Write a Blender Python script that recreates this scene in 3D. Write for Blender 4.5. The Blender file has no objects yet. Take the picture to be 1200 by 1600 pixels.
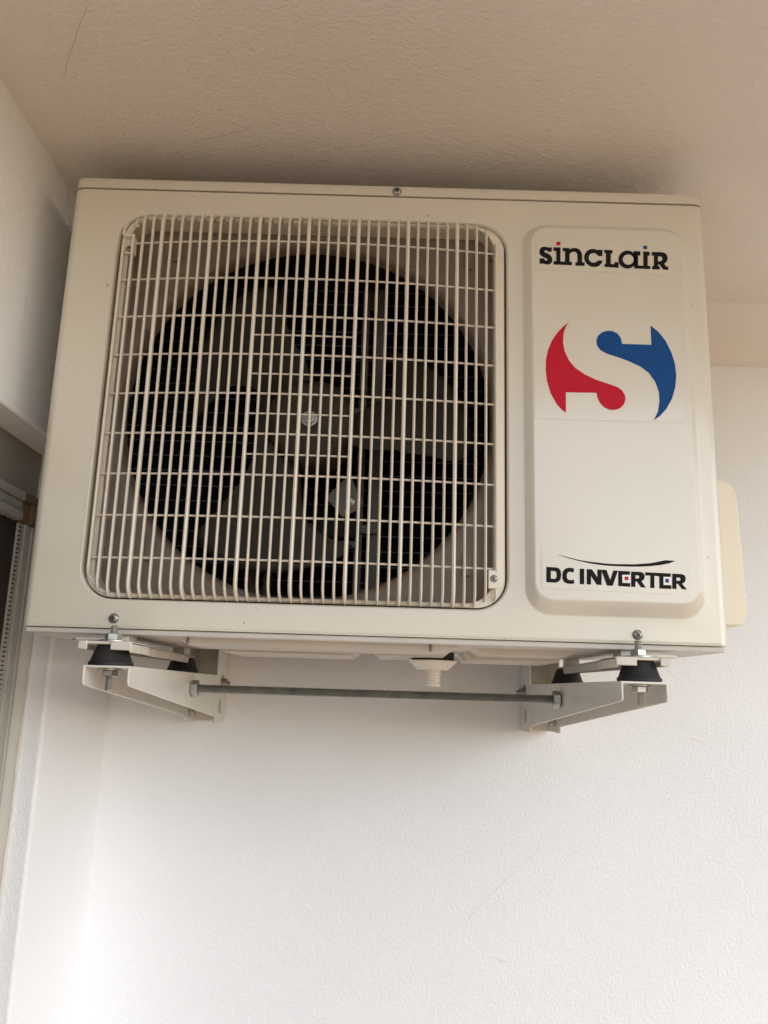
import bpy, bmesh, math, random
from mathutils import Vector, Matrix
from mathutils.geometry import tessellate_polygon
random.seed(7)
S = bpy.context.scene
COL = S.collection
R = math.radians

# ------------------------------------------------------------------ camera
# world: x to the right along the rear wall, y into the wall, z up; origin at the
# bottom centre of the unit's front panel; metres
CAM = (0.010086, -0.928175, -0.061608); PITCH, YAW, ROLL = 0.218357, -0.003779, 0.030163
FPX = 1265.0
cd = bpy.data.cameras.new('camera'); cam = bpy.data.objects.new('camera', cd); COL.objects.link(cam)
cd.sensor_fit = 'VERTICAL'; cd.sensor_height = 24.0; cd.sensor_width = 18.0
cd.lens = FPX / 1600 * 24.0; cd.clip_start = 0.02; cd.clip_end = 500
cp, sp, cy, sy = math.cos(PITCH), math.sin(PITCH), math.cos(YAW), math.sin(YAW)
fw = Vector((sy * cp, cy * cp, sp)); rt = Vector((cy, -sy, 0)); up = rt.cross(fw)
c, s = math.cos(ROLL), math.sin(ROLL)
rt, up = c * rt + s * up, -s * rt + c * up
M3 = Matrix((rt, up, -fw)).transposed()
cam.matrix_world = Matrix.Translation(CAM) @ M3.to_4x4()
S.camera = cam

# ------------------------------------------------------------------ light
SUN_AZ, SUN_EL = 131, 26           # compass-style: 0 = into the wall (+y), 90 = +x ; degrees
W = bpy.data.worlds.new('World'); S.world = W; W.use_nodes = True
wn = W.node_tree.nodes; wl = W.node_tree.links
sky = wn.new('ShaderNodeTexSky'); sky.sky_type = 'NISHITA'; sky.sun_disc = False
sky.sun_elevation = R(SUN_EL); sky.sun_rotation = R(SUN_AZ)
sky.air_density = 1.0; sky.dust_density = 0.3; sky.ozone_density = 1.0
wn['Background'].inputs['Strength'].default_value = 0.15
wl.new(sky.outputs[0], wn['Background'].inputs['Color'])
sd = bpy.data.lights.new('sun', 'SUN'); sd.energy = 2.2; sd.angle = R(76); sd.color = (1.0, 0.99, 0.98)
sun = bpy.data.objects.new('sun', sd); COL.objects.link(sun)
to_sun = Vector((math.sin(R(SUN_AZ)) * math.cos(R(SUN_EL)), math.cos(R(SUN_AZ)) * math.cos(R(SUN_EL)), math.sin(R(SUN_EL))))
sun.rotation_euler = to_sun.to_track_quat('Z', 'Y').to_euler(); sun.location = (1.5, -3, 2)
S.view_settings.view_transform = 'Standard'; S.view_settings.look = 'None'
S.view_settings.gamma = 1.0; S.view_settings.exposure = 0.36
S.view_settings.use_curve_mapping = False
S.cycles.max_bounces = 8; S.cycles.diffuse_bounces = 5; S.cycles.glossy_bounces = 3; S.cycles.caustics_reflective = False; S.cycles.caustics_refractive = False

# ------------------------------------------------------------------ materials
MATS = {}
def mat(name, col, rough=0.5, metal=0.0, coat=0.0, var=0.0, var_scale=6.0, bump=None, specks=0.0, spec=0.5, streak=None):
    """bump = list of (scale, strength, distance, stretch); var = tone variation; specks = dirt dots"""
    m = bpy.data.materials.new(name); m.use_nodes = True; MATS[name] = m
    n = m.node_tree.nodes; l = m.node_tree.links; b = n['Principled BSDF']
    b.inputs['Base Color'].default_value = (*col, 1); b.inputs['Roughness'].default_value = rough
    b.inputs['Metallic'].default_value = metal; b.inputs['Specular IOR Level'].default_value = spec
    if coat: b.inputs['Coat Weight'].default_value = coat; b.inputs['Coat Roughness'].default_value = 0.16
    tc = n.new('ShaderNodeTexCoord')
    last = None
    if var:
        nz = n.new('ShaderNodeTexNoise'); nz.inputs['Scale'].default_value = var_scale; nz.inputs['Detail'].default_value = 6
        l.new(tc.outputs['Object'], nz.inputs['Vector'])
        rp = n.new('ShaderNodeValToRGB')
        rp.color_ramp.elements[0].position = 0.3; rp.color_ramp.elements[1].position = 0.7
        rp.color_ramp.elements[0].color = (*[v * (1 - var) for v in col], 1)
        rp.color_ramp.elements[1].color = (*[min(1, v * (1 + var * .5)) for v in col], 1)
        l.new(nz.outputs['Fac'], rp.inputs['Fac']); last = rp.outputs['Color']
        rr = n.new('ShaderNodeMapRange'); rr.inputs['To Min'].default_value = rough * .85; rr.inputs['To Max'].default_value = min(1, rough * 1.2)
        l.new(nz.outputs['Fac'], rr.inputs['Value']); l.new(rr.outputs[0], b.inputs['Roughness'])
    if specks:
        vo = n.new('ShaderNodeTexVoronoi'); vo.inputs['Scale'].default_value = specks; vo.inputs['Randomness'].default_value = 1
        l.new(tc.outputs['Object'], vo.inputs['Vector'])
        # only some cells carry a fleck, and each has its own size
        sp_ = n.new('ShaderNodeSeparateColor'); l.new(vo.outputs['Color'], sp_.inputs[0])
        mr = n.new('ShaderNodeMapRange'); mr.inputs['From Min'].default_value = 0.72; mr.inputs['From Max'].default_value = 1.0
        mr.inputs['To Min'].default_value = 0.0; mr.inputs['To Max'].default_value = 0.055
        l.new(sp_.outputs[0], mr.inputs['Value'])
        lt = n.new('ShaderNodeMath'); lt.operation = 'LESS_THAN'
        l.new(vo.outputs['Distance'], lt.inputs[0]); l.new(mr.outputs[0], lt.inputs[1])
        mx = n.new('ShaderNodeMixRGB'); mx.inputs[1].default_value = (*col, 1); mx.inputs[2].default_value = (.10, .07, .05, 1)
        mm = n.new('ShaderNodeMath'); mm.operation = 'MULTIPLY'; mm.inputs[1].default_value = .5
        l.new(lt.outputs[0], mm.inputs[0]); l.new(mm.outputs[0], mx.inputs[0])
        if last: l.new(last, mx.inputs[1])
        last = mx.outputs[0]
    if last: l.new(last, b.inputs['Base Color'])
    prev = None
    for (sc, st, di, stretch) in (bump or []):
        mp = n.new('ShaderNodeMapping'); mp.inputs['Scale'].default_value = stretch
        l.new(tc.outputs['Object'], mp.inputs['Vector'])
        nz = n.new('ShaderNodeTexNoise'); nz.inputs['Scale'].default_value = sc; nz.inputs['Detail'].default_value = 3; nz.inputs['Roughness'].default_value = .55
        l.new(mp.outputs[0], nz.inputs['Vector'])
        bp = n.new('ShaderNodeBump'); bp.inputs['Strength'].default_value = st; bp.inputs['Distance'].default_value = di
        l.new(nz.outputs['Fac'], bp.inputs['Height'])
        if prev: l.new(prev, bp.inputs['Normal'])
        prev = bp.outputs[0]
    if prev: l.new(prev, b.inputs['Normal'])
    return m
ONE = (1, 1, 1)
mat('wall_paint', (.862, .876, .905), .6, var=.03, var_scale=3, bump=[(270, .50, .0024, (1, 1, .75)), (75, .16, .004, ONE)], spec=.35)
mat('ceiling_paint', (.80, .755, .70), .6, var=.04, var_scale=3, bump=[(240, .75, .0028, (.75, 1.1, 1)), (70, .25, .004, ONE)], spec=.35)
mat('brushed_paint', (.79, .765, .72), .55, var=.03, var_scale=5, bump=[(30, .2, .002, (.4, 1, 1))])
mat('floor_tile', (.74, .475, .27), .6, var=.15, var_scale=2)
mat('ground_pale', (.84, .53, .295), .8, var=.12, var_scale=.3)
mat('cabinet_paint', (.655, .608, .518), .36, coat=.9, var=.05, var_scale=4, bump=[(1100, .05, .0006, ONE), (7, .05, .02, ONE)], specks=26)
mat('plastic_grille', (.74, .675, .58), .34, var=.05, var_scale=20)
mat('shroud_plastic', (.20, .160, .125), .5, var=.15, var_scale=14)
mat('base_steel', (.56, .53, .48), .4, var=.08, var_scale=18)
mat('fan_plastic', (.031, .026, .018), .55, var=.2, var_scale=20, spec=.3)
mat('hub_plastic', (.046, .035, .022), .55, var=.2, var_scale=20, spec=.3)
mat('fin_blue', (.010, .017, .032), .6, spec=.25)
mat('tube_metal', (.10, .14, .20), .5, metal=.3)
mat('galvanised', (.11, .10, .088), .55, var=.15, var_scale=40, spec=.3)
mat('motor_black', (.006, .006, .007), .6, spec=.2)
mat('zinc', (.50, .50, .48), .36, metal=.85, var=.18, var_scale=90)
mat('rod_steel', (.36, .37, .35), .32, metal=.85, var=.2, var_scale=70)
mat('screw_steel', (.34, .31, .29), .34, metal=.8)
mat('recess_dark', (.02, .018, .016), .6)
mat('rubber', (.018, .017, .018), .62, var=.3, var_scale=120, bump=[(400, .15, .0008, ONE)])
mat('bracket_paint', (.70, .685, .63), .32, coat=.2, var=.05, var_scale=16)
mat('foot_paint', (.66, .62, .545), .42, var=.14, var_scale=45)
mat('cover_plastic', (.80, .735, .60), .42, var=.02)
mat('sticker_film', (.648, .600, .510), .34, coat=.9)
mat('print_black', (.010, .009, .010), .6, spec=.12)
mat('print_red', (.50, .008, .026), .5, spec=.15)
mat('print_blue', (.004, .062, .23), .5, spec=.15)
mat('print_white', (.82, .80, .76), .4)
mat('frame_alu', (.40, .40, .37), .4, var=.05, var_scale=12)
mat('corner_tan', (.17, .112, .05), .5, var=.15, var_scale=40)
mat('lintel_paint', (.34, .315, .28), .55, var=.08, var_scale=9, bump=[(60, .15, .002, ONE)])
mat('trim_paint', (.68, .655, .60), .5, var=.05, var_scale=8, bump=[(70, .25, .002, (1, 1, .3))])
mat('plate_dim', (.16, .14, .115), .5, var=.1, var_scale=30)
mat('mesh_dark', (.030, .022, .020), .7, var=.3, var_scale=160)
mat('brush_grey', (.46, .42, .37), .7, var=.1, var_scale=50)
mat('crack_brown', (.60, .52, .43), .8)
mat('crack_faint', (.60, .55, .48), .8)
mat('chip_brown', (.30, .23, .16), .7)
mat('scuff_grey', (.76, .745, .72), .7)
mat('silicone_drain', (.80, .76, .69), .4)

# ------------------------------------------------------------------ mesh helpers
class MB:
    def __init__(self): self.v = []; self.f = []
    def add(self, vs, fs):
        o = len(self.v); self.v += [tuple(p) for p in vs]; self.f += [tuple(i + o for i in t) for t in fs]; return self
    def box(self, x0, x1, y0, y1, z0, z1):
        return self.add([(x, y, z) for z in (z0, z1) for y in (y0, y1) for x in (x0, x1)],
                        [(0, 2, 3, 1), (4, 5, 7, 6), (0, 1, 5, 4), (2, 6, 7, 3), (0, 4, 6, 2), (1, 3, 7, 5)])
    def loft(self, rings, closed=True, cap0=False, cap1=False):
        n = len(rings[0]); vs = [p for r in rings for p in r]; fs = []
        for k in range(len(rings) - 1):
            for j in range(n if closed else n - 1):
                a = k * n + j; b = k * n + (j + 1) % n
                fs.append((a, b, b + n, a + n))
        if cap0: fs.append(tuple(range(n - 1, -1, -1)))
        if cap1: fs.append(tuple(range((len(rings) - 1) * n, len(rings) * n)))
        return self.add(vs, fs)
    def tube(self, path, rx, ry=None, n=8, up=(0, 0, 1), caps=True):
        """sweep an ellipse; rx along the side vector (cross of tangent and 'up'), ry along the other"""
        ry = ry or rx; P = [Vector(p) for p in path]; rings = []
        for k, p in enumerate(P):
            t = (P[min(k + 1, len(P) - 1)] - P[max(k - 1, 0)]).normalized()
            a = t.cross(Vector(up))
            if a.length < 1e-5: a = t.cross(Vector((0, 1, 0)))
            a.normalize(); b = a.cross(t).normalized()
            rings.append([p + a * rx * math.cos(2 * math.pi * j / n) + b * ry * math.sin(2 * math.pi * j / n) for j in range(n)])
        return self.loft(rings, True, caps, caps)
    def lathe(self, prof, c=(0, 0, 0), axis='z', n=24, phase=0.0):
        """prof = [(radius, height)]"""
        rings = []
        for r, h in prof:
            ring = []
            for j in range(n):
                a = 2 * math.pi * j / n + phase; u, w = r * math.cos(a), r * math.sin(a)
                ring.append({'z': (c[0] + u, c[1] + w, c[2] + h), 'y': (c[0] + u, c[1] + h, c[2] + w), 'x': (c[0] + h, c[1] + u, c[2] + w)}[axis])
            rings.append(ring)
        return self.loft(rings, True, prof[0][0] > 1e-6, prof[-1][0] > 1e-6)
    def prism(self, poly, a, b, plane='xz', holes=()):
        """poly in the plane, extruded from a to b along the third axis"""
        put = {'xz': lambda p, d: (p[0], d, p[1]), 'yz': lambda p, d: (d, p[0], p[1]), 'xy': lambda p, d: (p[0], p[1], d)}[plane]
        loops = [list(poly)] + [list(h) for h in holes]
        tris = tessellate_polygon([[Vector((p[0], p[1], 0)) for p in lp] for lp in loops])
        flat = [p for lp in loops for p in lp]; n = len(flat)
        if b is None: return self.add([put(p, a) for p in flat], tris)
        fs = [tuple(t) for t in tris] + [tuple(i + n for i in reversed(t)) for t in tris]; o = 0
        for lp in loops:
            m = len(lp)
            for j in range(m):
                i, k = o + j, o + (j + 1) % m; fs.append((i, k, k + n, i + n))
            o += m
        return self.add([put(p, a) for p in flat] + [put(p, b) for p in flat], fs)
    def mesh(self, name, material, smooth=True, weld=True):
        me = bpy.data.meshes.new(name); me.from_pydata(self.v, [], self.f)
        bm = bmesh.new(); bm.from_mesh(me)
        if weld: bmesh.ops.remove_doubles(bm, verts=bm.verts, dist=2e-6)
        bmesh.ops.recalc_face_normals(bm, faces=bm.faces); bm.to_mesh(me); bm.free()
        me.materials.append(MATS[material])
        if smooth:
            me.shade_smooth() if hasattr(me, 'shade_smooth') else None
            try: me.set_sharp_from_angle(angle=R(38))
            except Exception: pass
        return me
    def build(self, name, material, parent=None, smooth=True, bevel=0.0, segs=2, loc=None):
        o = bpy.data.objects.new(name, self.mesh(name, material, smooth)); COL.objects.link(o)
        if bevel:
            md = o.modifiers.new('bevel', 'BEVEL'); md.width = bevel; md.segments = segs; md.limit_method = 'ANGLE'; md.angle_limit = R(40)
            md.harden_normals = False
        if parent: o.parent = parent
        if loc: o.location = loc
        return o
def link(name, me, parent, loc=(0, 0, 0), rot=(0, 0, 0)):
    o = bpy.data.objects.new(name, me); COL.objects.link(o); o.parent = parent; o.location = loc; o.rotation_euler = rot; return o
def empty(name, loc=(0, 0, 0)):
    o = bpy.data.objects.new(name, None); COL.objects.link(o); o.location = loc; o.empty_display_size = .05; return o
def tag(o, label, cat, group=None):
    o['label'] = label; o['category'] = cat
    if group: o['group'] = group
    return o
def struct(o): o['kind'] = 'structure'; return o
def copy_tree(o, parent=None):
    c_ = o.copy(); COL.objects.link(c_); c_.parent = parent
    for ch in list(o.children): copy_tree(ch, c_)
    return c_
def rrect(x0, x1, z0, z1, r, n=8):
    pts = []
    for cx, cz, a0 in ((x1 - r, z1 - r, 0), (x0 + r, z1 - r, 90), (x0 + r, z0 + r, 180), (x1 - r, z0 + r, 270)):
        for k in range(n + 1):
            a = R(a0 + 90 * k / n); pts.append((cx + r * math.cos(a), cz + r * math.sin(a)))
    return pts
def atY(loop, y): return [(x, y, z) for x, z in loop]
mm = .001
BRAND = [
('k',[[(206.82,487.55),(206.21,481.44),(201.8,481.47),(200.86,482.66),(199.99,483.44),(198.52,483.39),(197.4,482.3),(197.38,481.17),(198.84,479.92),(202.12,478.4),(205.03,476.3),(206.67,473.52),(207.14,470.3),(206.36,467.05),(204.27,464.73),(201.54,463.68),(198.62,463.91),(196.43,464.81),(190.94,464.64),(191.24,471.83),(196.53,471.99),(197.24,470.4),(198.32,469.22),(199.79,469.11),(200.9,469.95),(200.92,471.08),(199.83,472.09),(196.91,473.38),(193.63,475.14),(191.6,477.5),(190.91,480.72),(191.32,483.98),(193.04,486.64),(195.63,488.02),(198.58,488.27),(200.78,487.69),(201.66,487.15)]]),
('k',[[(208.58,468.57),(211.88,468.67),(212.11,482.76),(208.8,482.9),(208.73,487.61),(217.49,487.64),(217.15,468.43),(222.87,468.37),(223.14,482.78),(220.2,482.85),(220.28,487.32),(228.74,487.18),(228.85,485.15),(231.32,487.01),(234.27,487.59),(237.94,487.3),(241.22,485.53),(243.35,482.35),(244.37,478.74),(244.12,468.06),(247.41,467.92),(247.08,463.32),(235.73,463.37),(235.83,467.8),(238.25,467.88),(238.49,478.55),(237.58,480.96),(235.99,482.12),(233.79,482.46),(231.57,481.74),(229.71,480.31),(228.71,478.25),(228.51,468.3),(231.44,468.23),(231.2,463.79),(208.51,464.06)]]),
('r',[[(212.54,495.39),(217.63,495.55),(217.4,490.73),(212.39,490.74)]]),
('k',[[(270.07,486.19),(269.67,477.5),(264.53,477.34),(263.12,479.48),(260.95,481.03),(258.03,481.43),(255.06,480.28),(253.16,477.79),(252.34,474.53),(252.99,471.32),(254.77,468.96),(257.67,468.0),(260.62,468.57),(262.86,470.01),(264.21,471.27),(270.22,471.29),(268.28,467.36),(265.25,464.04),(261.18,462.31),(257.15,462.18),(253.16,463.51),(249.58,466.62),(247.47,470.34),(246.7,474.76),(247.54,479.24),(249.99,483.37),(253.36,485.91),(257.07,486.92),(260.74,486.71),(263.65,485.42),(265.13,485.87)]]),
('k',[[(272.16,486.13),(282.59,485.88),(282.46,481.58),(280.25,481.51),(279.8,466.95),(284.41,466.85),(284.5,469.75),(289.84,469.52),(289.45,462.02),(271.69,462.83),(271.95,466.7),(273.79,466.76),(274.23,481.73),(272.03,481.82)]]),
('k',[[(311.92,473.99),(311.54,471.23),(310.62,468.6),(309.2,466.22),(307.36,464.21),(305.2,462.68),(302.81,461.69),(300.33,461.31),(297.86,461.54),(295.54,462.38),(293.48,463.78),(291.78,465.68),(290.53,467.97),(289.79,470.56),(289.6,473.3),(289.97,476.07),(290.89,478.71),(292.3,481.1),(294.14,483.13),(296.31,484.67),(298.7,485.66),(301.2,486.05),(303.68,485.82),(306.01,484.97),(308.08,483.56),(309.78,481.65),(311.02,479.34),(311.75,476.74)],[(308.84,473.9),(308.61,472.31),(308.03,470.79),(307.15,469.42),(306.01,468.26),(304.66,467.37),(303.17,466.8),(301.61,466.58),(300.07,466.71),(298.61,467.19),(297.32,467.99),(296.26,469.08),(295.47,470.4),(295.01,471.89),(294.89,473.47),(295.12,475.06),(295.69,476.58),(296.56,477.95),(297.71,479.12),(299.06,480.01),(300.56,480.58),(302.12,480.81),(303.67,480.68),(305.12,480.2),(306.42,479.39),(307.48,478.29),(308.26,476.97),(308.72,475.48)]]),
('k',[[(308.9,485.48),(317.5,485.34),(317.14,479.82),(314.34,479.73),(313.82,465.99),(320.25,465.79),(320.81,479.77),(320.88,485.37),(328.96,485.21),(328.74,479.77),(326.32,479.94),(325.74,465.71),(328.88,465.65),(328.71,461.46),(308.76,461.81)]]),
('b',[[(321.35,493.35),(326.14,493.5),(325.95,488.85),(321.02,488.86)]]),
('k',[[(331.45,484.96),(344.54,485.13),(347.8,484.17),(350.26,481.66),(351.05,478.04),(350.82,474.8),(349.06,471.51),(346.4,469.42),(348.42,465.61),(351.34,465.38),(350.92,461.11),(344.94,461.33),(340.48,468.02),(338.65,467.97),(338.54,465.55),(340.73,465.46),(340.4,461.18),(331.04,461.3),(331.37,465.57),(333.43,465.79),(334.03,479.94),(331.25,480.26)],[(339.14,479.29),(342.81,479.24),(344.35,477.59),(344.55,475.41),(343.27,473.19),(341.04,472.31),(338.84,472.41)]]),
]
SLOGAN = [
('k',[[(194.17,83.23),(205.17,82.97),(208.45,81.96),(210.39,79.42),(211.04,74.64),(210.22,69.83),(208.19,66.82),(204.51,65.39),(193.92,65.66)],[(199.23,78.72),(204.0,78.64),(205.44,77.43),(205.76,74.48),(205.34,71.15),(203.85,69.64),(199.1,69.86)]]),
('k',[[(225.85,82.48),(225.24,77.8),(221.22,78.42),(219.01,77.83),(217.65,75.95),(217.3,72.98),(217.76,70.42),(219.56,69.0),(222.49,68.87),(225.42,69.4),(225.84,65.14),(221.67,64.43),(217.29,64.89),(214.04,66.63),(212.41,69.89),(212.2,74.31),(213.16,78.77),(215.79,81.81),(219.84,83.04)]]),
('k',[[(232.3,82.3),(237.43,82.3),(237.01,64.6),(232.04,64.59)]]),
('k',[[(240.36,82.02),(246.22,81.97),(252.21,72.92),(252.46,81.94),(257.44,81.87),(256.72,64.23),(251.25,64.43),(245.07,74.18),(244.67,64.46),(239.93,64.46)]]),
('k',[[(257.66,81.87),(262.94,81.73),(266.76,70.19),(270.77,81.38),(275.9,81.23),(269.48,63.8),(262.91,63.83),(257.59,79.35)]]),
('k',[[(276.26,81.24),(289.59,80.9),(289.45,76.98),(280.65,76.72),(280.55,67.36),(289.47,67.41),(289.32,63.22),(275.83,63.7)]]),
('r',[[(283.37,74.81),(287.76,74.72),(287.47,70.66),(283.23,70.68)]]),
('k',[[(290.9,80.72),(301.89,80.68),(305.14,79.3),(306.28,76.75),(306.18,74.16),(304.83,71.54),(302.36,70.22),(307.03,62.65),(301.57,63.0),(297.07,69.47),(295.46,69.43),(295.23,63.18),(290.42,63.4)],[(295.73,76.65),(299.17,76.53),(300.21,75.09),(299.79,73.6),(298.3,72.82),(295.59,72.96)]]),
('k',[[(307.01,80.46),(336.29,79.86),(335.96,75.94),(327.69,75.91),(327.26,66.33),(336.24,66.45),(336.04,62.05),(322.48,62.3),(322.94,76.14),(317.25,76.56),(316.87,62.57),(312.13,62.58),(312.72,76.72),(306.87,76.76)]]),
('b',[[(329.63,73.61),(333.8,73.51),(333.45,69.23),(329.44,69.34)]]),
('k',[[(337.89,79.68),(348.72,79.49),(351.95,78.11),(353.04,75.19),(352.6,72.23),(351.17,69.98),(348.54,68.44),(353.68,61.99),(348.22,62.19),(343.78,68.29),(342.17,68.25),(341.88,62.15),(337.08,62.44)],[(342.52,75.39),(345.95,75.35),(347.13,74.06),(346.76,72.43),(345.26,71.65),(342.34,71.78)]]),
('k',[[(207.78,98.21),(217.88,95.39),(232.52,92.18),(247.18,90.38),(254.51,89.86),(261.83,89.11),(272.84,88.77),(294.88,89.21),(313.31,91.02),(324.44,93.58),(331.12,95.05),(342.5,94.64),(335.38,91.68),(324.25,89.12),(313.18,87.68),(302.13,86.76),(287.44,86.39),(272.77,86.47),(261.77,86.88),(254.45,87.56),(245.66,88.63),(232.5,91.06),(217.87,94.57)]]),
]
EMBLEM = [
('r',[[(225.88,386.96),(220.29,382.21),(212.3,373.5),(205.07,362.32),(199.89,349.59),(197.21,336.17),(196.74,324.55),(198.08,309.76),(202.47,293.53),(209.19,280.72),(215.2,273.62),(220.18,269.73),(220.53,295.71),(257.5,296.18),(258.55,289.54),(261.44,283.12),(266.65,277.61),(272.71,275.05),(278.84,275.07),(285.04,277.36),(289.81,282.37),(291.89,288.92),(291.32,294.61),(288.12,300.22),(282.86,304.15),(272.18,307.92),(256.87,312.87),(243.12,319.7),(232.45,327.3),(224.89,337.02),(220.13,348.54),(218.32,360.21),(219.32,372.03),(222.63,381.43)]]),
('b',[[(325.87,385.46),(335.4,377.28),(343.49,365.73),(349.82,350.85),(353.47,335.98),(354.3,321.12),(352.34,306.27),(347.79,291.44),(340.26,278.24),(332.2,269.11),(324.62,263.57),(330.14,274.69),(332.56,287.73),(332.44,299.12),(328.69,312.11),(321.43,323.41),(311.68,331.38),(297.95,337.93),(285.67,342.54),(271.8,346.79),(263.37,351.54),(259.63,357.28),(259.04,363.98),(261.23,369.94),(265.58,374.29),(271.92,376.85),(278.97,376.73),(285.14,373.71),(288.87,368.26),(290.32,360.24),(326.07,360.16)]]),
]
S1 = [(186.29, 502.99), (356.92, 501.17), (354.71, 454.34), (185.79, 456.98)]
S2 = [(183.49, 390.42), (363.54, 391.71), (359.36, 261.9), (183.64, 261.37)]
S3 = [(188.55, 103.32), (359.98, 98.74), (358.43, 55.18), (188.72, 58.9)]

# ------------------------------------------------------------------ setting
ZC, YW, XL, ZF = .628, .500, -.4580, -1.70
struct(MB().box(-.75, 2.2, -1.5, YW + .2, ZF - .2, ZF).build('floor', 'floor_tile'))
ZG = -4.6
struct(MB().box(-200, 200, -400, 200, ZG - .5, ZG).build('ground', 'ground_pale'))
struct(MB().box(-.75, 1.6, YW, YW + .2, ZG - .02, ZC + .1).build('back_wall', 'wall_paint'))
struct(MB().prism([(YW + .05, ZF - .01), (YW + .05, ZC + .05), (-2.3, ZC + .05), (-2.3, ZF - .01), (-.80, ZF - .01), (-.80, .267), (.236, .267), (.236, ZF - .01)],
                  XL, XL - .20, 'yz').build('left_wall', 'wall_paint', bevel=.005, segs=3))
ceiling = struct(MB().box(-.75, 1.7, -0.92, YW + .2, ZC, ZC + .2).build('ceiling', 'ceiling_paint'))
cv = [(.385, ZC + .003), (.399, ZC - .004), (.421, ZC - .013), (.447, ZC - .027), (.470, ZC - .044), (.487, ZC - .060), (.4985, ZC - .0725), (YW + .004, ZC - .0735), (YW + .004, ZC + .003)]
struct(MB().prism(cv, -.45, 1.15, 'yz').build('ceiling_cove', 'brushed_paint'))
def crack(parent, pts, plane, w, name='hairline_crack', m='crack_brown'):
    """a thin wandering ribbon lying on a surface"""
    P = []
    for k in range(len(pts) - 1):
        a, b = Vector(pts[k]), Vector(pts[k + 1]); n = max(2, int((b - a).length / .006))
        for j in range(n): P.append(a.lerp(b, j / n) + Vector((random.uniform(-.0007, .0007), random.uniform(-.0007, .0007))))
    P.append(Vector(pts[-1])); mb = MB(); vs = []; fs = []
    for k, p in enumerate(P):
        t = (P[min(k + 1, len(P) - 1)] - P[max(k - 1, 0)]).normalized(); nn = Vector((-t.y, t.x))
        ww = w * random.uniform(.35, 1.0) * (0.15 if k in (0, len(P) - 1) else 1)
        for sgn in (1, -1):
            e = p + nn * ww * sgn; vs.append(plane(e.x, e.y))
    for k in range(len(P) - 1): fs.append((2 * k, 2 * k + 1, 2 * k + 3, 2 * k + 2))
    return mb.add(vs, fs).build(name, m, parent)
def pix(u, v, axis, val):
    d = M3 @ Vector(((u - 600) / FPX, -(v - 800) / FPX, -1.0)); t = (val - CAM[axis]) / d[axis]
    return Vector(CAM) + d * t
onC = lambda u, v: pix(u, v, 2, ZC).xy
onB = lambda u, v: Vector((pix(u, v, 1, YW).x, pix(u, v, 1, YW).z))
cpl = lambda x, y: (x, y, ZC - .0005)
bpl = lambda x, z: (x, YW - .0005, z)
crack(ceiling, [onC(137, 8), onC(128, 32), onC(116, 62), onC(106, 95), onC(101, 118), onC(99, 124)], cpl, .0006)
crack(ceiling, [onC(67, 133), onC(79, 131)], cpl, .0007)
crack(ceiling, [onC(152, 70), onC(155, 76)], cpl, .0010)
crack(ceiling, [onC(300, 222), onC(345, 212), onC(395, 200)], cpl, .0005, m='crack_faint')
bw = bpy.data.objects['back_wall']
crack(bw, [onB(730, 1437), onB(795, 1370), onB(845, 1325)], bpl, .0005, 'scratch', 'scuff_grey')
crack(bw, [onB(770, 1498), onB(798, 1504)], bpl, .0009, 'scratch', 'scuff_grey')
crack(bw, [onB(1078, 1152), onB(1103, 1164)], bpl, .0008, 'scratch', 'scuff_grey')

# ------------------------------------------------------------------ screen door in the left wall
door = tag(empty('screen_door', (-.50, .236, ZF)), 'grey framed insect screen door with tan corner piece beside the unit', 'door')
def dpart(mb, name, m, parent=door, **k):
    o = mb.build(name, m, None, **k); o.parent = parent
    o.matrix_parent_inverse = Matrix.Translation(-Vector((-.50, .236, ZF))); return o
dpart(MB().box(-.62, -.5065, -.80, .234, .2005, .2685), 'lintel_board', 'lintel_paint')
trim = MB().box(-.62, -.4860, .2285, .2352, ZF, .199)
trim = dpart(trim, 'trim', 'trim_paint', bevel=.001)
dpart(MB().box(-.62, -.5030, .2035, .2280, ZF, .1565), 'jamb', 'frame_alu', bevel=.0015)
dpart(MB().box(-.62, -.5000, .2205, .2275, ZF, .1560), 'jamb_ridge', 'frame_alu', bevel=.0015)
dpart(MB().box(-.62, -.5060, .1895, .2030, ZF, .1560), 'inner_stile', 'brush_grey', bevel=.001)
dpart(MB().box(-.62, -.5005, -.80, .1870, .1860, .1995), 'head_rail', 'frame_alu', bevel=.002)
dpart(MB().box(-.62, -.5045, -.80, .1870, .1725, .1855), 'head_groove', 'frame_alu', bevel=.001)
dpart(MB().box(-.62, -.5010, -.80, .1870, .1585, .1720), 'head_lip', 'frame_alu', bevel=.002)
dpart(MB().box(-.62, -.5000, .1875, .2280, .1862, .1998).box(-.62, -.5030, .1876, .2278, .1570, .1861).box(-.61, -.4985, .2100, .2277, .1572, .1860), 'corner_piece', 'corner_tan', bevel=.0015)
scr = MB(); ny = 120
zz = [(-.80 + (.9895 * k / ny), -.5105 - (.004 if k % 2 else 0)) for k in range(ny + 1)]
scr.add([(x, y, z) for y, x in zz for z in (ZF, .158)], [(2 * k, 2 * k + 1, 2 * k + 3, 2 * k + 2) for k in range(ny)])
dpart(scr, 'mesh_screen', 'mesh_dark', smooth=False)
tt = MB(); k = 0
while .150 - k * .0062 > -.9:
    z = .150 - k * .0062; tt.box(-.5065, -.5053, .1875, .1945, z - .0009, z + .0009); k += 1
o = dpart(tt, 'zip_teeth', 'mesh_dark', smooth=False); o['kind'] = 'stuff'
crack(trim, [Vector((-.4868, .19))] + [Vector((-.4868 + random.uniform(-.0008, .0008), .15 - k * .05)) for k in range(22)],
      lambda x, z: (x, .2280, z), .0009, 'paint_crack')

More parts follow.
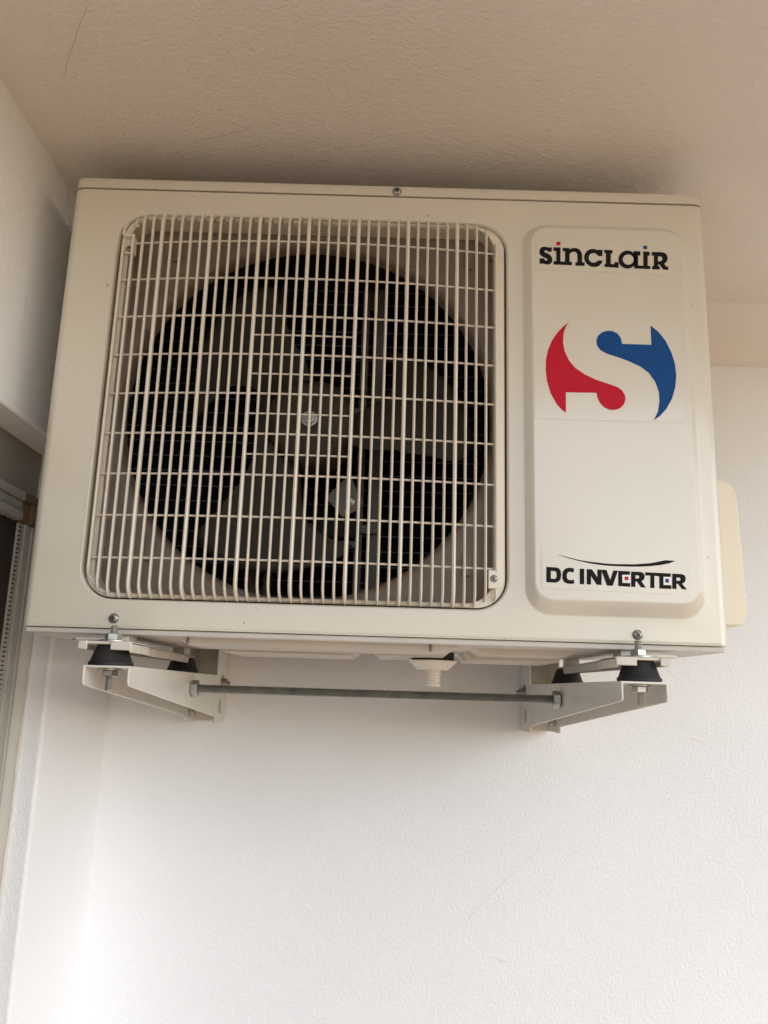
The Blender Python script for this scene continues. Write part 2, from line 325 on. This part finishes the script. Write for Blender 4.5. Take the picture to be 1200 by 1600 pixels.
# ------------------------------------------------------------------ the outdoor unit
AC = tag(empty('air_conditioner', (0, 0, 0)), 'cream outdoor air conditioner unit with round fan behind a wire grille', 'air conditioner')
# front panel
RX0, RX1, RZ0, RZ1 = -.3430, .1545, .0310, .5265      # grille recess
EX0, EX1, EZ0, EZ1 = .1710, .3795, .0285, .5255       # embossed field
PT = .5585
fp = MB()
outer = rrect(-.3925, .3925, .003, PT, .0015, 2)
rec = rrect(RX0, RX1, RZ0, RZ1, .040, 10); emb = rrect(EX0, EX1, EZ0, EZ1, .030, 8)
fp.prism(outer, 0.0, None, 'xz', [rec, emb])
rings = []
for d, y in ((0, 0), (.0010, .0004), (.0020, .0016), (.0026, .0036), (.0029, .0080), (.0030, .0320)):
    rings.append(atY(rrect(RX0 + d, RX1 - d, RZ0 + d, RZ1 - d, .040 - d, 10), y))
fp.loft(rings)
rings = []
for t, y in ((0, 0), (.12, -.0007), (.30, -.0034), (.68, -.0078), (.88, -.0098), (1, -.0103)):
    rings.append(atY(rrect(EX0 + .0115 * t, EX1 - .0105 * t, EZ0 + .0185 * t, EZ1 - .0115 * t, .030 - .010 * t, 8), y))
fp.loft(rings)
fp.add(rings[-1], [tuple(range(len(rings[-1])))])
# rounded vertical edges and the folded bottom edge
orings = [atY(outer, 0)]
for d, y in ((.0044, .0008), (.0084, .0030), (.0111, .0066), (.0120, .0108), (.0120, .030)):
    orings.append(atY(rrect(-.3925 - d, .3925 + d, .003 - min(d, .003), PT, .0015, 2), y))
fp.loft(orings)
panel = fp.build('front_panel', 'cabinet_paint', AC)
wm = panel.modifiers.new('wn', 'WEIGHTED_NORMAL'); wm.keep_sharp = True; wm.weight = 90
# body sides and rear
MB().box(-.4044, -.4020, .0305, .300, .0, .5584).build('side_panel', 'cabinet_paint', AC)
MB().box(.4020, .4044, .0305, .300, .0, .5584).build('side_panel', 'cabinet_paint', AC)
MB().box(-.4015, .4015, .286, .300, .0, .5584).build('rear_panel', 'motor_black', AC)
MB().box(-.0, .004, .034, .285, .0, .5584).build('divider_plate', 'galvanised', AC, loc=(.158, 0, 0))
# lid
ld = MB(); lr = []
for d, z in ((0, .5602), (0, .5700), (.0006, .5732), (.0024, .5752), (.0060, .5762)):
    lr.append([(x, y, z) for x, y in rrect(-.4030 + d, .4030 - d, -.0016 + d, .304 - d, .010, 5)])
ld.loft(lr, True, True, True); ld.build('lid', 'cabinet_paint', AC)
MB().box(-.398, .398, .0035, .296, .5586, .5601).build('lid_gap', 'recess_dark', AC)

# screws
def screw_mesh(name, r, h):
    return MB().lathe([(r * 1.0, 0), (r, h * .25), (r * .86, h * .65), (r * .55, h * .92), (0, h)], axis='z', n=20).mesh(name, 'screw_steel')
def cross_mesh(r, h):
    return MB().box(-r * .52, r * .52, -r * .12, r * .12, 0, h).box(-r * .12, r * .12, -r * .52, r * .52, 0, h * 1.01).mesh('cross_recess', 'recess_dark', smooth=False)
SM, CM = screw_mesh('screw', .0058, .0036), cross_mesh(.0058, .0039)
SM2, CM2 = screw_mesh('screw', .0042, .0024), cross_mesh(.0042, .0026)
FRONT = (R(90), 0, 0)
def screw(parent, x, y, z, big=True, turn=0.2):
    s_ = link('screw', SM if big else SM2, parent, (x, y, z), FRONT)
    link('cross_recess', CM if big else CM2, s_, (0, 0, 0), (0, 0, turn)); return s_
screw(AC, .0107, -.0016, .5660, True, .5)
screw(AC, -.2975, 0, .0110, True, .1); screw(AC, .2989, 0, .0100, True, .6)

chip = MB().prism([(-.0011, -.0002), (-.0003, .0006), (.0010, .0003), (.0005, -.0006)], -.00012, .0, 'xz').mesh('paint_chip', 'chip_brown')
for k, (u, v, sc) in enumerate(((245, 297, 1.6), (268, 298.5, 1.9), (281, 321, .9), (302, 306, .9), (637, 338.5, 1.0), (645, 339, 1.0), (668, 337, 1.7), (111, 565, .9), (114, 583, .6), (146, 442, .6),
        (1081, 478, 1.2), (403, 953, 1.0), (381, 973, 1.5), (788, 998, .9), (1107, 871, 1.1), (825, 688, .8), (821, 852, .9), (1061, 660, .9))):
    p_ = pix(u, v, 1, 0.0); c_ = link('paint_chip', chip, panel, (p_.x, -.0000 if k > 1 else -.0017, p_.z), (0, random.uniform(0, 6), 0)); c_.scale = (sc, 1, sc)

# shroud: orifice plate, flare and throat
FCX, FCZ = -.0925, .2735
sh = MB(); nC = 72
circ = lambda r: [(FCX + r * math.cos(2 * math.pi * k / nC), FCZ + r * math.sin(2 * math.pi * k / nC)) for k in range(nC)]
sh.prism([(-.392, .004), (.156, .004), (.156, .552), (-.392, .552)], .0300, None, 'xz', [circ(.2420)])
sh.loft([atY(circ(r), y) for r, y in ((.2420, .0300), (.2390, .0306), (.2360, .0322), (.2335, .0350), (.2318, .0390), (.2308, .0440), (.2302, .0500))])
shroud = sh.build('shroud', 'shroud_plastic', AC)
dot = MB().lathe([(.0026, 0), (.0026, .0008)], axis='y', n=10).mesh('hole', 'recess_dark')
for x, z in ((.1391, .5175), (.1374, .4898), (-.3352, .0718), (-.3345, .0572)): link('hole', dot, shroud, (x, .0288, z))
clip = MB().box(-.0045, .0045, -.0050, .0, -.012, .012).mesh('clip', 'shroud_plastic')
for x, z in ((.107, .487), (-.272, .487), (.107, .088), (-.272, .095)): link('clip', clip, shroud, (x, .0302, z))

# heat exchanger
fins = MB(); x = -.385
while x < .150:
    fins.box(x, x + .00035, .232, .262, .006, .552); x += .0021
coil = fins.build('coil_fins', 'fin_blue', AC, smooth=False); coil['kind'] = 'stuff'
MB().box(-.392, .156, .262, .2635, .004, .552).build('coil_back', 'motor_black', AC)
tb = MB().tube([(-.388, 0, 0), (.150, 0, 0)], .0011, n=8, up=(0, 0, 1)).mesh('coil_tube', 'tube_metal')
for k in range(24): link('coil_tube', tb, coil, (0, .2318, .022 + .0228 * k))

# motor support and motor
for cx in (-.0180, -.1620):
    mb = MB()
    for d in (-.011, .011): mb.box(cx + d - .0055, cx + d + .0055, .1720, .1800, .045, .520)
    mb.box(cx - .014, cx + .014, .1801, .1815, .045, .075).box(cx - .014, cx + .014, .1801, .1815, .490, .520)
    mb.build('motor_rail', 'galvanised', AC, bevel=.0006)
for z in (.150, .320):
    MB().box(-.178, .000, .1650, .1716, z, z + .012).build('motor_crossbar', 'galvanised', AC, bevel=.0006)
motor = MB().lathe([(.040, 0), (.056, .006), (.058, .04), (.050, .062)], (FCX, .122, .2760), 'y', 28).build('motor', 'motor_black', AC)
ear = MB().prism([(-.034, .002), (-.002, .034), (.008, .040), (.018, .018), (.030, -.002), (.026, -.016), (-.004, -.030)], -.001, .001, 'xz').build('mounting_plate', 'plate_dim', AC, bevel=.0005, loc=(-.0475, .150, .194)); ear.scale = (.8, 1, .85)
MB().lathe([(.0085, 0), (.0085, -.002), (.005, -.003), (.005, -.007), (0, -.0075)], (-.0475 + .008, .149, .190), 'y', 18).build('bolt', 'screw_steel', ear).matrix_parent_inverse = Matrix.Translation((.0475, -.150, -.194))
MB().box(-.088, -.030, .146, .172, .138, .166).build('motor_connector', 'motor_black', AC, bevel=.003)
MB().box(-.092, -.028, .150, .156, .126, .136).build('motor_strap', 'galvanised', AC, bevel=.001)

# fan: hub and three alike blades with scalloped trailing edges
hub = MB().lathe([(0, -.0030), (.030, -.0030), (.046, -.0010), (.054, .004), (.0585, .012), (.060, .024), (.060, .052)], (FCX, .060, .2760), 'y', 40).build('fan', 'hub_plastic', AC)
nut = MB().lathe([(.0105, .0), (.0105, -.002), (.0075, -.0025), (.0072, -.006), (.0040, -.0065), (.0040, -.0115), (.0, -.012)], (FCX, .0568, .2760), 'y', 16).build('hub_nut', 'screw_steel', hub)
for k in range(6):
    a = R(60 * k + 17); MB().tube([(FCX + .014 * math.cos(a), .0566, .276 + .014 * math.sin(a)), (FCX + .046 * math.cos(a), .0586, .276 + .046 * math.sin(a))], .0016, n=6, up=(0, 1, 0)).build('hub_rib', 'hub_plastic', hub)
BT = [(-52, 158, 160), (-48, 152, 168), (-42, 143, 173), (-36, 133, 178), (-31, 122, 183), (-27.5, 108, 187), (-25, 90, 190), (-22, 70, 193), (-18, 57, 197), (-12, 56, 203), (-6, 56, 207),
      (0, 56, 209), (5, 56, 209), (9, 56, 207), (11, 56, 201), (12.2, 56, 193), (12.8, 56, 152), (13.6, 56, 146), (14.6, 56, 132), (15.2, 56, 112), (17, 56, 108), (19, 56, 97), (22, 56, 90), (25, 56, 74), (28, 56, 60)]
bl = MB(); vs = []; NR = 14
for a, r0, r1 in BT:
    for j in range(NR + 1):
        r = (r0 + (r1 - r0) * j / NR) * mm; t = R(-a)
        y = .122 - .070 * ((a + 52) / 80) * (1 - .25 * (r / .209)) - .012 * math.sin(math.pi * (a + 52) / 80)
        vs.append((r * math.cos(t), y, r * math.sin(t)))
fs = [(k * (NR + 1) + j, k * (NR + 1) + j + 1, (k + 1) * (NR + 1) + j + 1, (k + 1) * (NR + 1) + j) for k in range(len(BT) - 1) for j in range(NR)]
bl.add(vs, fs); bme = bl.mesh('blade', 'fan_plastic', weld=False)
for k in range(3):
    b_ = link('blade', bme, hub, (FCX, 0, .2720), (0, R(120 * k + 1), 0))
    sl = b_.modifiers.new('thick', 'SOLIDIFY'); sl.thickness = .0025

# grille: rail, 39 bars, 9 long and 4 short wires
GX = lambda i: -.0972 + .01237 * (i - 19)
def bulge(x): u = (x + .0972) / .2351; return .0165 * max(0, 1 - u * u) + .002
rail = rrect(-.3345, .1385, .0385, .5225, .034, 7)
rp = atY(rail + rail[:1], .0060)
RM = MB(); n = len(rail); rings = []
for k in range(n):
    p, a, b = Vector(rail[k]), Vector(rail[k - 1]), Vector(rail[(k + 1) % n]); t = (b - a).normalized(); nn = Vector((t.y, -t.x))
    rings.append([(p.x + nn.x * .0025 * math.cos(q) , .0060 + .0026 * math.sin(q), p.y + nn.y * .0025 * math.cos(q)) for q in [2 * math.pi * j / 8 for j in range(8)]])
rings.append(rings[0]); RM.loft(rings)
fl = []
for dx, dxr, dz, y in ((.0050, .0050, .0046, .0110), (.0050, .0050, .0046, .0064), (.0060, .0060, .0056, .0056), (.0145, .0165, .0085, .0056), (.0152, .0172, .0090, .0064), (.0152, .0172, .0090, .0300)):
    fl.append(atY(rrect(RX0 + dx, RX1 - dxr, RZ0 + dz, RZ1 - dz * .8, .036 - dx * .5, 9), y))
RM.loft(fl)
grille = RM.build('grille', 'plastic_grille', AC)
def zlim(x):
    """rail height at x: bottom and top"""
    x0, x1, r = -.3345, .1385, .034
    d = max(0, (x0 + r) - x, x - (x1 - r)); d = min(d, r); e = r - math.sqrt(max(0, r * r - d * d))
    return .0385 + e, .5225 - e
for i in range(39):
    x = GX(i); z0, z1 = zlim(x); b = bulge(x); thick = i % 5 == 4
    rx, ry = (.0025, .0044) if thick else (.00172, .0040)
    if i == 0: z1 = .4760
    if i == 1: z1 = .4925
    if i == 38: z0 = .0790
    h = .012 + .35 * b; path = []
    if i < 38:
        for k in range(7):
            a = R(90 * k / 6); path.append((x, .0050 - (b + .005) * math.sin(a), z0 + h * (1 - math.cos(a))))
    else: path.append((x, -b, z0))
    zz = z0 + h
    for k in range(1, 8): path.append((x, -b, zz + (z1 - h - zz) * k / 8))
    if i > 1:
        for k in range(7):
            a = R(90 * (6 - k) / 6); path.append((x, .0050 - (b + .005) * math.sin(a), z1 - h * (1 - math.cos(a))))
    else: path.append((x, -b, z1))
    MB().tube(path, rx, ry, 8, up=(0, 1, 0)).build('bar', 'plastic_grille', grille)
WZ = [.4834 - .05032 * k for k in range(9)]
def wire(xa, xb, z, r):
    P = [(xa + (xb - xa) * k / 24, -bulge(xa + (xb - xa) * k / 24) + .0044, z) for k in range(25)]
    MB().tube(P, r, r, 8, up=(0, 1, 0)).build('wire', 'plastic_grille', grille)
for k, z in enumerate(WZ): wire(GX(1) if k == 0 else GX(0), GX(38), z, .0013)
for z in [.5 * (WZ[k] + WZ[k + 1]) for k in (2, 3, 4, 5)]: wire(GX(14), GX(24), z, .0011)
# screw tabs of the grille, top left with broken stubs of bars, bottom right whole
t1 = MB().box(-.3350, -.3190, .0060, .0100, .4700, .4930).box(-.3335, -.3195, -.0015, .0058, .4925, .4955).box(-.3335, -.3195, .0, .0058, .4690, .4715)
t1.tube([(-.3338, -.0015, .4935), (-.3328, -.001, .505), (-.3318, .004, .5130)], .0016, .003, 8, up=(0, 1, 0))
t1.tube([(-.3165, .001, .5060), (-.3190, -.001, .5120), (-.3180, .003, .5195)], .0016, .0028, 8, up=(0, 1, 0))
t1.build('screw_tab', 'plastic_grille', grille, bevel=.0006)
MB().box(.1290, .1405, -.0030, .0040, .0575, .0790).build('screw_tab', 'plastic_grille', grille, bevel=.001)
screw(grille, -.3272, .0060, .4790, False, .4); screw(grille, .1352, -.0030, .0690, False, .7)
MB().tube([(.1376, -.001, .0575), (.1376, .0, .0480), (.1370, .003, .0455)], .0016, .003, 8, up=(0, 1, 0)).build('bar', 'plastic_grille', grille)

# stickers with their print
COLS = {'k': 'print_black', 'r': 'print_red', 'b': 'print_blue'}
FY = -.0103
for quad, art, white in ((S1, BRAND, ()), (S2, EMBLEM, ()), (S3, SLOGAN, (6, 9))):
    st = MB().prism([(x * mm, z * mm) for x, z in quad], FY - .0004, FY - .0001, 'xz').build('sticker', 'sticker_film', AC, smooth=False)
    for k, (cc, loops) in enumerate(art):
        lp = [[(x * mm, z * mm) for x, z in l_] for l_ in loops]
        if k in white:
            xs = [p[0] for p in lp[0]]; zs = [p[1] for p in lp[0]]
            MB().box(min(xs) - .0030, max(xs) + .0022, FY - .00055, FY - .00041, min(zs) - .0028, max(zs) + .0022).build('square_field', 'print_white', st)
        MB().prism(lp[0], FY - .00075, FY - .00041, 'xz', lp[1:]).build('square' if cc != 'k' and art is not EMBLEM else ('emblem_half' if art is EMBLEM else 'letter'), COLS[cc], st, smooth=False)

# base pan with pressed ribs, drain and screw tips
bp = MB().box(-.3990, .3990, .0042, .2990, -.0070, -.0004)
def rib(x0, x1, y0, y1, d, s_=.010):
    bp.loft([[(x0, y0, -.0068), (x1, y0, -.0068), (x1, y1, -.0068), (x0, y1, -.0068)],
             [(x0 + s_, y0 + s_ * .4, -.007 - d), (x1 - s_, y0 + s_ * .4, -.007 - d), (x1 - s_, y1 - s_ * .4, -.007 - d), (x0 + s_, y1 - s_ * .4, -.007 - d)]], True, False, True)
rib(-.232, .102, .022, .105, .0085, .016); rib(.118, .246, .060, .125, .0075, .014)
rib(-.205, -.020, .135, .275, .0105); rib(.115, .250, .150, .280, .0110); rib(-.005, .100, .150, .285, .0085)
bp.build('base_pan', 'base_steel', AC, bevel=.0014)
for x, y in ((-.2150, .015), (.0650, .018)):
    pr = []
    for k in range(10): pr.append((.0023 if k % 2 else .0014, -.0072 - .0008 * k))
    MB().lathe(pr + [(0, -.0158)], (x, y, 0), 'z', 10).build('screw_tip', 'screw_steel', AC)
dr = MB(); DX, DY = .0790, .20
dr.lathe([(.034, -.0182), (.034, -.0196), (.0315, -.0206), (.0225, -.0296), (.0215, -.0305), (.0108, -.0306)] + [p for k in range(6) for p in ((.0112, -.0312 - .0036 * k), (.0100, -.0342 - .0036 * k))] + [(.0098, -.0530), (.0080, -.0531)], (DX, DY, 0), 'z', 32)
drain = dr.build('drain_spout', 'silicone_drain', AC)
MB().lathe([(.0078, -.0532), (0, -.0532)], (DX, DY, 0), 'z', 16).build('drain_hole', 'recess_dark', drain)
MB().lathe([(.029, -.0071), (.029, -.0181)], (DX, DY, 0), 'z', 24).build('drain_slot_shade', 'recess_dark', drain)  # dark cylinder stands in for the shade inside the slot above the spout
# valve cover on the right side
vc = MB().prism([(.4045, .0320), (.4560, .0320), (.4655, .0350), (.4702, .0440), (.4705, .0600), (.4672, .2020), (.4640, .2120), (.4570, .2200), (.4450, .2235), (.4045, .2240)], .100, .275, 'xz')
vc.build('valve_cover', 'cover_plastic', AC, bevel=.010, segs=4)

# foot rails under the base pan
for sx in (-1, 1):
    X = lambda d: sx * (.2885 + d)          # d grows outward
    fr = MB()
    fr.prism([(X(-.0285), -.046), (X(-.0285), .010), (X(-.0190), .060), (X(-.0080), .345), (X(.0140), .345), (X(.0240), .060), (X(.0290), .010), (X(.0290), -.046)], -.0205, -.0172, 'xy')
    for a, b in ((-.0285, -.0060), (.0190, .0290)): fr.box(min(X(a), X(b)), max(X(a), X(b)), -.0485, -.0455, -.0265, -.0172)
    # turned-down inner and outer flanges
    fr.prism([(X(-.0285), -.046), (X(-.0285), .010), (X(-.0190), .060), (X(-.0080), .345), (X(-.0050), .345), (X(-.0160), .060), (X(-.0255), .010), (X(-.0255), -.046)], -.0285, -.0173, 'xy')
    fr.prism([(X(.0290), -.046), (X(.0290), .010), (X(.0240), .060), (X(.0140), .345), (X(.0110), .345), (X(.0210), .060), (X(.0260), .010), (X(.0260), -.046)], -.0265, -.0173, 'xy')
    fr.box(min(X(-.0080), X(.0140)), max(X(-.0080), X(.0140)), .3420, .3452, -.0420, -.0173)
    fr.prism([(X(.005), -.012), (X(.048), -.006), (X(.056), .004), (X(.056), .020), (X(.048), .030), (X(.005), .030)], -.0150, -.0120, 'xy')
    for ya, yb in ((.012, .045), (.285, .315)): fr.box(min(X(-.006), X(.012)), max(X(-.006), X(.012)), ya, yb, -.0173, -.0069)
    fr.build('foot_rail', 'foot_paint', AC, bevel=.0011)

# ------------------------------------------------------------------ rubber feet with their bolts
def hexp(r, z0, z1, c=.0008): return [(r - c, z0), (r, z0 + c), (r, z1 - c), (r - c, z1)]
def foot(loc, label, tall):
    root = tag(empty('rubber_foot', loc), label, 'rubber foot', 'rubber feet between unit and brackets')
    MB().lathe([(.0235, 0), (.0240, .0014), (.0238, .0035), (.0222, .0050), (.0168, .0205), (.0158, .0222), (.006, .0224)], n=32).build('pad', 'rubber', root)
    MB().lathe([(.0155, .0262), (.0155, .0276), (.005, .0277)], n=24).build('washer', 'zinc', root)
    MB().lathe([(.005, .0272)] + hexp(.0092, .0277, .0352) + [(.004, .0354)], n=6, phase=R(12)).build('nut', 'zinc', root)
    n_ = int(tall / .0008)
    MB().lathe([(.0043 if k % 2 else .0037, .0350 + .0008 * k) for k in range(n_)] + [(.003, .0352 + .0008 * n_)], n=14).build('stud', 'zinc', root)
    MB().lathe([(.0125, -.0046), (.0125, -.0031), (.004, -.0030)], n=24).build('washer', 'zinc', root)
    MB().lathe([(.004, -.0118)] + hexp(.0088, -.0116, -.0047) + [(.004, -.0046)], n=6, phase=R(0)).build('nut', 'zinc', root)
    MB().lathe([(.003, -.0262)] + [(.0043 if k % 2 else .0037, -.0258 + .0008 * k) for k in range(19)], n=14).build('stud', 'zinc', root)
    return root
foot((-.2875, -.025, -.0428), 'black rubber foot with zinc nut under the front left corner of the unit', .0088)
foot((.2912, -.025, -.0428), 'black rubber foot with zinc nut under the front right corner of the unit', .0100)
for sx, w_ in ((-1, 'left'), (1, 'right')):
    r_ = tag(empty('rubber_foot', (sx * .2890 - .001, .310, -.0428)), f'black rubber foot further back on the {w_} bracket, half hidden', 'rubber foot', 'rubber feet between unit and brackets')
    MB().lathe([(.0235, 0), (.0240, .0014), (.0238, .0035), (.0222, .0050), (.0168, .0205), (.0158, .0222), (.006, .0224)], n=32).build('pad', 'rubber', r_)

# ------------------------------------------------------------------ wall brackets
def bracket(sx, x_in, label):
    root = tag(empty('wall_bracket', (sx * (x_in + .025), YW, -.119)), label, 'bracket', 'brackets carrying the unit')
    def part(mb, name, m, parent=root, **k):
        o = mb.build(name, m, None, **k); o.parent = parent; o.matrix_parent_inverse = Matrix.Translation(-root.location); return o
    x_out = x_in + .0505; T = .0024
    X = lambda a, b: (min(sx * a, sx * b), max(sx * a, sx * b))
    arm = MB()
    arm.box(*X(x_in, x_out), -.0515, .4190, -.0430 - T, -.0430)
    web = [(-.0515, -.0440), (.4190, -.0440), (.4190, -.1090), (-.0475, -.0640), (-.0500, -.0628), (-.0515, -.0600)]
    arm.prism(web, *X(x_in, x_in + T), 'yz'); arm.prism(web, *X(x_out - T, x_out), 'yz')
    part(arm, 'arm', 'bracket_paint', bevel=.0007)
    upr = MB()
    upr.box(*X(x_in + .0002, x_out - .0002), .4945, .4985, -.1185, .2600)
    for a in (x_in, x_out - T): upr.box(*X(a, a + T), .4205, .4970, -.1190, .2600)
    part(upr, 'upright', 'bracket_paint', bevel=.0007)
    # through bolts near the wall
    hx = MB().lathe([(.0, 0)] + hexp(.0085, 0, .0062) + [(0, .0064)], axis='x', n=6)
    for z, mesh in ((-.0560, 'bolt'), (-.0940, 'plug')):
        if mesh == 'bolt':
            b_ = MB().lathe([(.0135, 0), (.0135, -sx * .0016), (.0085, -sx * .0017), (.0085, -sx * .0080), (.004, -sx * .0082), (.004, -sx * .0130), (0, -sx * .0131)], (sx * x_in, .462, z), 'x', 6 if False else 14)
            part(b_, 'bolt', 'rod_steel')
        else:
            part(MB().lathe([(.0110, 0), (.0110, -sx * .0006), (.0068, -sx * .0008)], (sx * x_in, .455, z), 'x', 20), 'bolt_hole', 'zinc')
            part(MB().lathe([(.0066, -sx * .0004), (0, -sx * .0004)], (sx * x_in, .455, z), 'x', 16), 'hole', 'recess_dark')
    part(MB().lathe([(.010, 0), (.010, -sx * .002), (.0085, -sx * .0021), (.0085, -sx * .0085), (.0045, -sx * .0086), (.0045, -sx * .016), (0, -sx * .0161)], (sx * (x_out - T), .450, -.0990), 'x', 12), 'bolt', 'rod_steel')
    return root
bracket(-1, .2580, 'white steel wall bracket with sloped arm under the left side of the unit')
rb = bracket(1, .2480, 'white steel wall bracket with sloped arm under the right side of the unit')

rb.rotation_euler = (0, 0, R(1.6))

# ------------------------------------------------------------------ threaded rod
rod = tag(empty('threaded_rod', (0, .225, -.0652)), 'long zinc threaded rod spanning between the two brackets', 'threaded rod')
rm = MB(); pitch, nS = .0016, 14; rings = []; xx = -.2570; k = 0
while xx < .2535:
    rings.append([(xx + pitch * j / nS, (.0062 if k % 2 else .0052) * math.cos(2 * math.pi * j / nS), (.0062 if k % 2 else .0052) * math.sin(2 * math.pi * j / nS)) for j in range(nS)]); xx += pitch / 2; k += 1
rod.rotation_euler = (0, 0, R(-3))
# (the small step where a turn closes is hidden behind the rod)
rm.loft(rings, True, True, True); rm.build('rod', 'rod_steel', rod, smooth=False)
for xa, sg in ((-.2580, 1), (.2555, -1)):
    MB().lathe([(.0048, 0), (.0108, sg * .0002), (.0118, sg * .0010), (.0118, sg * .0092), (.0106, sg * .0102), (.0048, sg * .0103)], (xa, 0, 0), 'x', 6, phase=R(30)).build('nut', 'rod_steel', rod)
